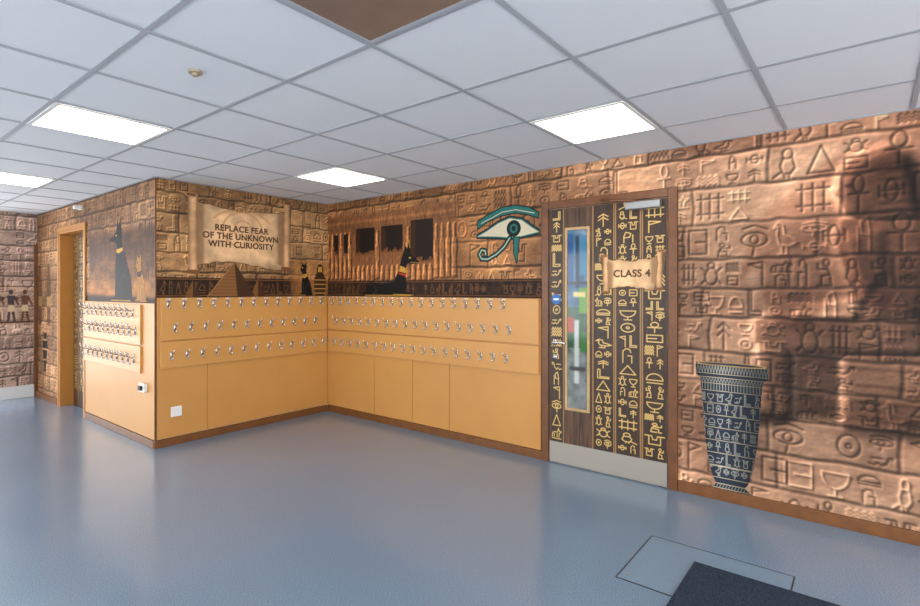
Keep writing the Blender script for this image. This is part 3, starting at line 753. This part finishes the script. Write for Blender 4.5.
# vase
cv = Cv(0, .44, 0, .88, .0028)
prof = [(.0, .12), (.02, .125), (.045, .10), (.06, .085), (.09, .105), (.2, .135), (.35, .155), (.5, .168), (.65, .178), (.74, .185), (.77, .19), (.79, .215), (.86, .218), (.875, .21)]
cxv = .22
cv.poly([(cxv-r, z) for z, r in prof]+[(cxv+r, z) for z, r in prof[::-1]], (34, 40, 52))
inside = cv.a.copy(); rnd = random.Random(4)
G = np.zeros((cv.H, cv.W)); Ln = np.zeros((cv.H, cv.W))
for z in (.03, .06, .10, .175, .18, .265, .35, .435, .52, .60, .685, .735, .775, .80, .86): cv.strokemask([(0, z), (.44, z)], .005, Ln)
for zz in (.11, .188, .273, .358, .443, .528, .608):
    x = .025
    while x < .40:
        w_ = rnd.uniform(.035, .05); glyph(cv, x, zz, w_, .068, .0055, G, rnd); x += w_+.010
for i in range(24):
    x = .01+i*.018; cv.strokemask([(x, .805), (x+.009, .855), (x+.018, .805)], .005, G)
    cv.strokemask([(x, .74), (x+.009, .77), (x+.018, .74)], .004, G)
    cv.strokemask([(x, .693), (x, .73)], .005, G)
    cv.strokemask([(x, .035), (x+.009, .057)], .004, G)
cv.apply(G*inside*.75, (160, 156, 138), False); cv.apply(Ln*inside*.8, (184, 168, 132), False)
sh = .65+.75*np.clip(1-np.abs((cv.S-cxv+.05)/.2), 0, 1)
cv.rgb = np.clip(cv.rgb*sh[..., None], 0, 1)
cv.stroke(circ(cxv, .868, .205, .012), .008, (150, 124, 80))
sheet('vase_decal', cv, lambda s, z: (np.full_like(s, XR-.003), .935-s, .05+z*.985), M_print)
cv = Cv(0, .26, 0, .5, .005)
cv.poly([(.08, 0), (.18, 0), (.16, .05), (.22, .25), (.24, .38), (.18, .45), (.2, .5), (.06, .5), (.08, .45), (.02, .38), (.04, .25), (.1, .05)], (34, 32, 36))
for z in (.15, .28, .4): cv.apply(cv.polymask([(0, z), (.26, z), (.26, z+.02), (0, z+.02)])*cv.a, (170, 140, 90), False)
sheet('vase_decal', cv, lambda s, z: (np.full_like(s, XS-.003), 8.42-s, .35+z), M_print)

# ================================================================== SMALL FITTINGS
s = empty('wall_socket', (2.107, YB-.02, .30))
boxes('plate', [(2.06, 2.155, YB-.024, YB-.0145, .255, .345)], M_white, s, .003)
boxes('rocker', [(2.09, 2.125, YB-.027, YB-.0242, .285, .315)], M_white, s, .001)
s = empty('wall_socket', (XS, 5.15, .5))
boxes('plate', [(XS-.045, XS-.015, 5.08, 5.20, .48, .56)], M_white, s, .004)
boxes('plug', [(XS-.07, XS-.046, 5.11, 5.16, .50, .54)], M_black, s, .004)
s = empty('security_camera', (XS, 6.9, 2.3))
boxes('bracket', [(XS-.03, XS-.003, 6.86, 6.92, 2.29, 2.34)], M_white, s, .003)
boxes('body', [(XS-.08, XS-.031, 6.865, 6.915, 2.295, 2.335)], M_white, s, .008)
h = empty('floor_hatch', (2.73, .62, 0))
hx0, hx1, hy0, hy1 = 2.457, 3.0, .28, .97; t_ = .006
boxes('plate', [(hx0+t_, hx1-t_, hy0+t_, hy1-t_, .0003, .002)], M_hatch, h)
boxes('rim', [(hx0, hx1, hy0, hy0+t_, .0003, .0028), (hx0, hx1, hy1-t_, hy1, .0003, .0028), (hx0, hx0+t_, hy0+t_, hy1-t_, .0003, .0028), (hx1-t_, hx1, hy0+t_, hy1-t_, .0003, .0028)], M_line, h)
bm = bmesh.new()
for x, y in ((2.94, .93), (2.52, .93), (2.94, .33)):
    cyl(bm, (x, y, .002), (x, y, .0032), .009, 16)
me = bpy.data.meshes.new('screws'); bm.to_mesh(me); bm.free(); finish('screws', me, M_steel, h)
boxes('entrance_mat', [(1.55, 2.83, -1.1, .70, .0034, .013)], M_mat, None, .003)

# ================================================================== LIGHT
w = bpy.data.worlds.new('overcast_daylight'); scene.world = w; w.use_nodes = True
bg = w.node_tree.nodes['Background']; bg.inputs['Color'].default_value = (.97, .98, 1.0, 1); bg.inputs['Strength'].default_value = 5.6

# ================================================================== CAMERA
cd = bpy.data.cameras.new('camera'); cam = bpy.data.objects.new('camera', cd); col.objects.link(cam)
cd.sensor_width = 36; cd.lens = 519/920*36; cd.shift_y = -13/920; cd.clip_start = .02
cam.location = (0, 0, 1.4); cam.rotation_euler = (math.radians(90), 0, math.radians(-51.8))
scene.camera = cam
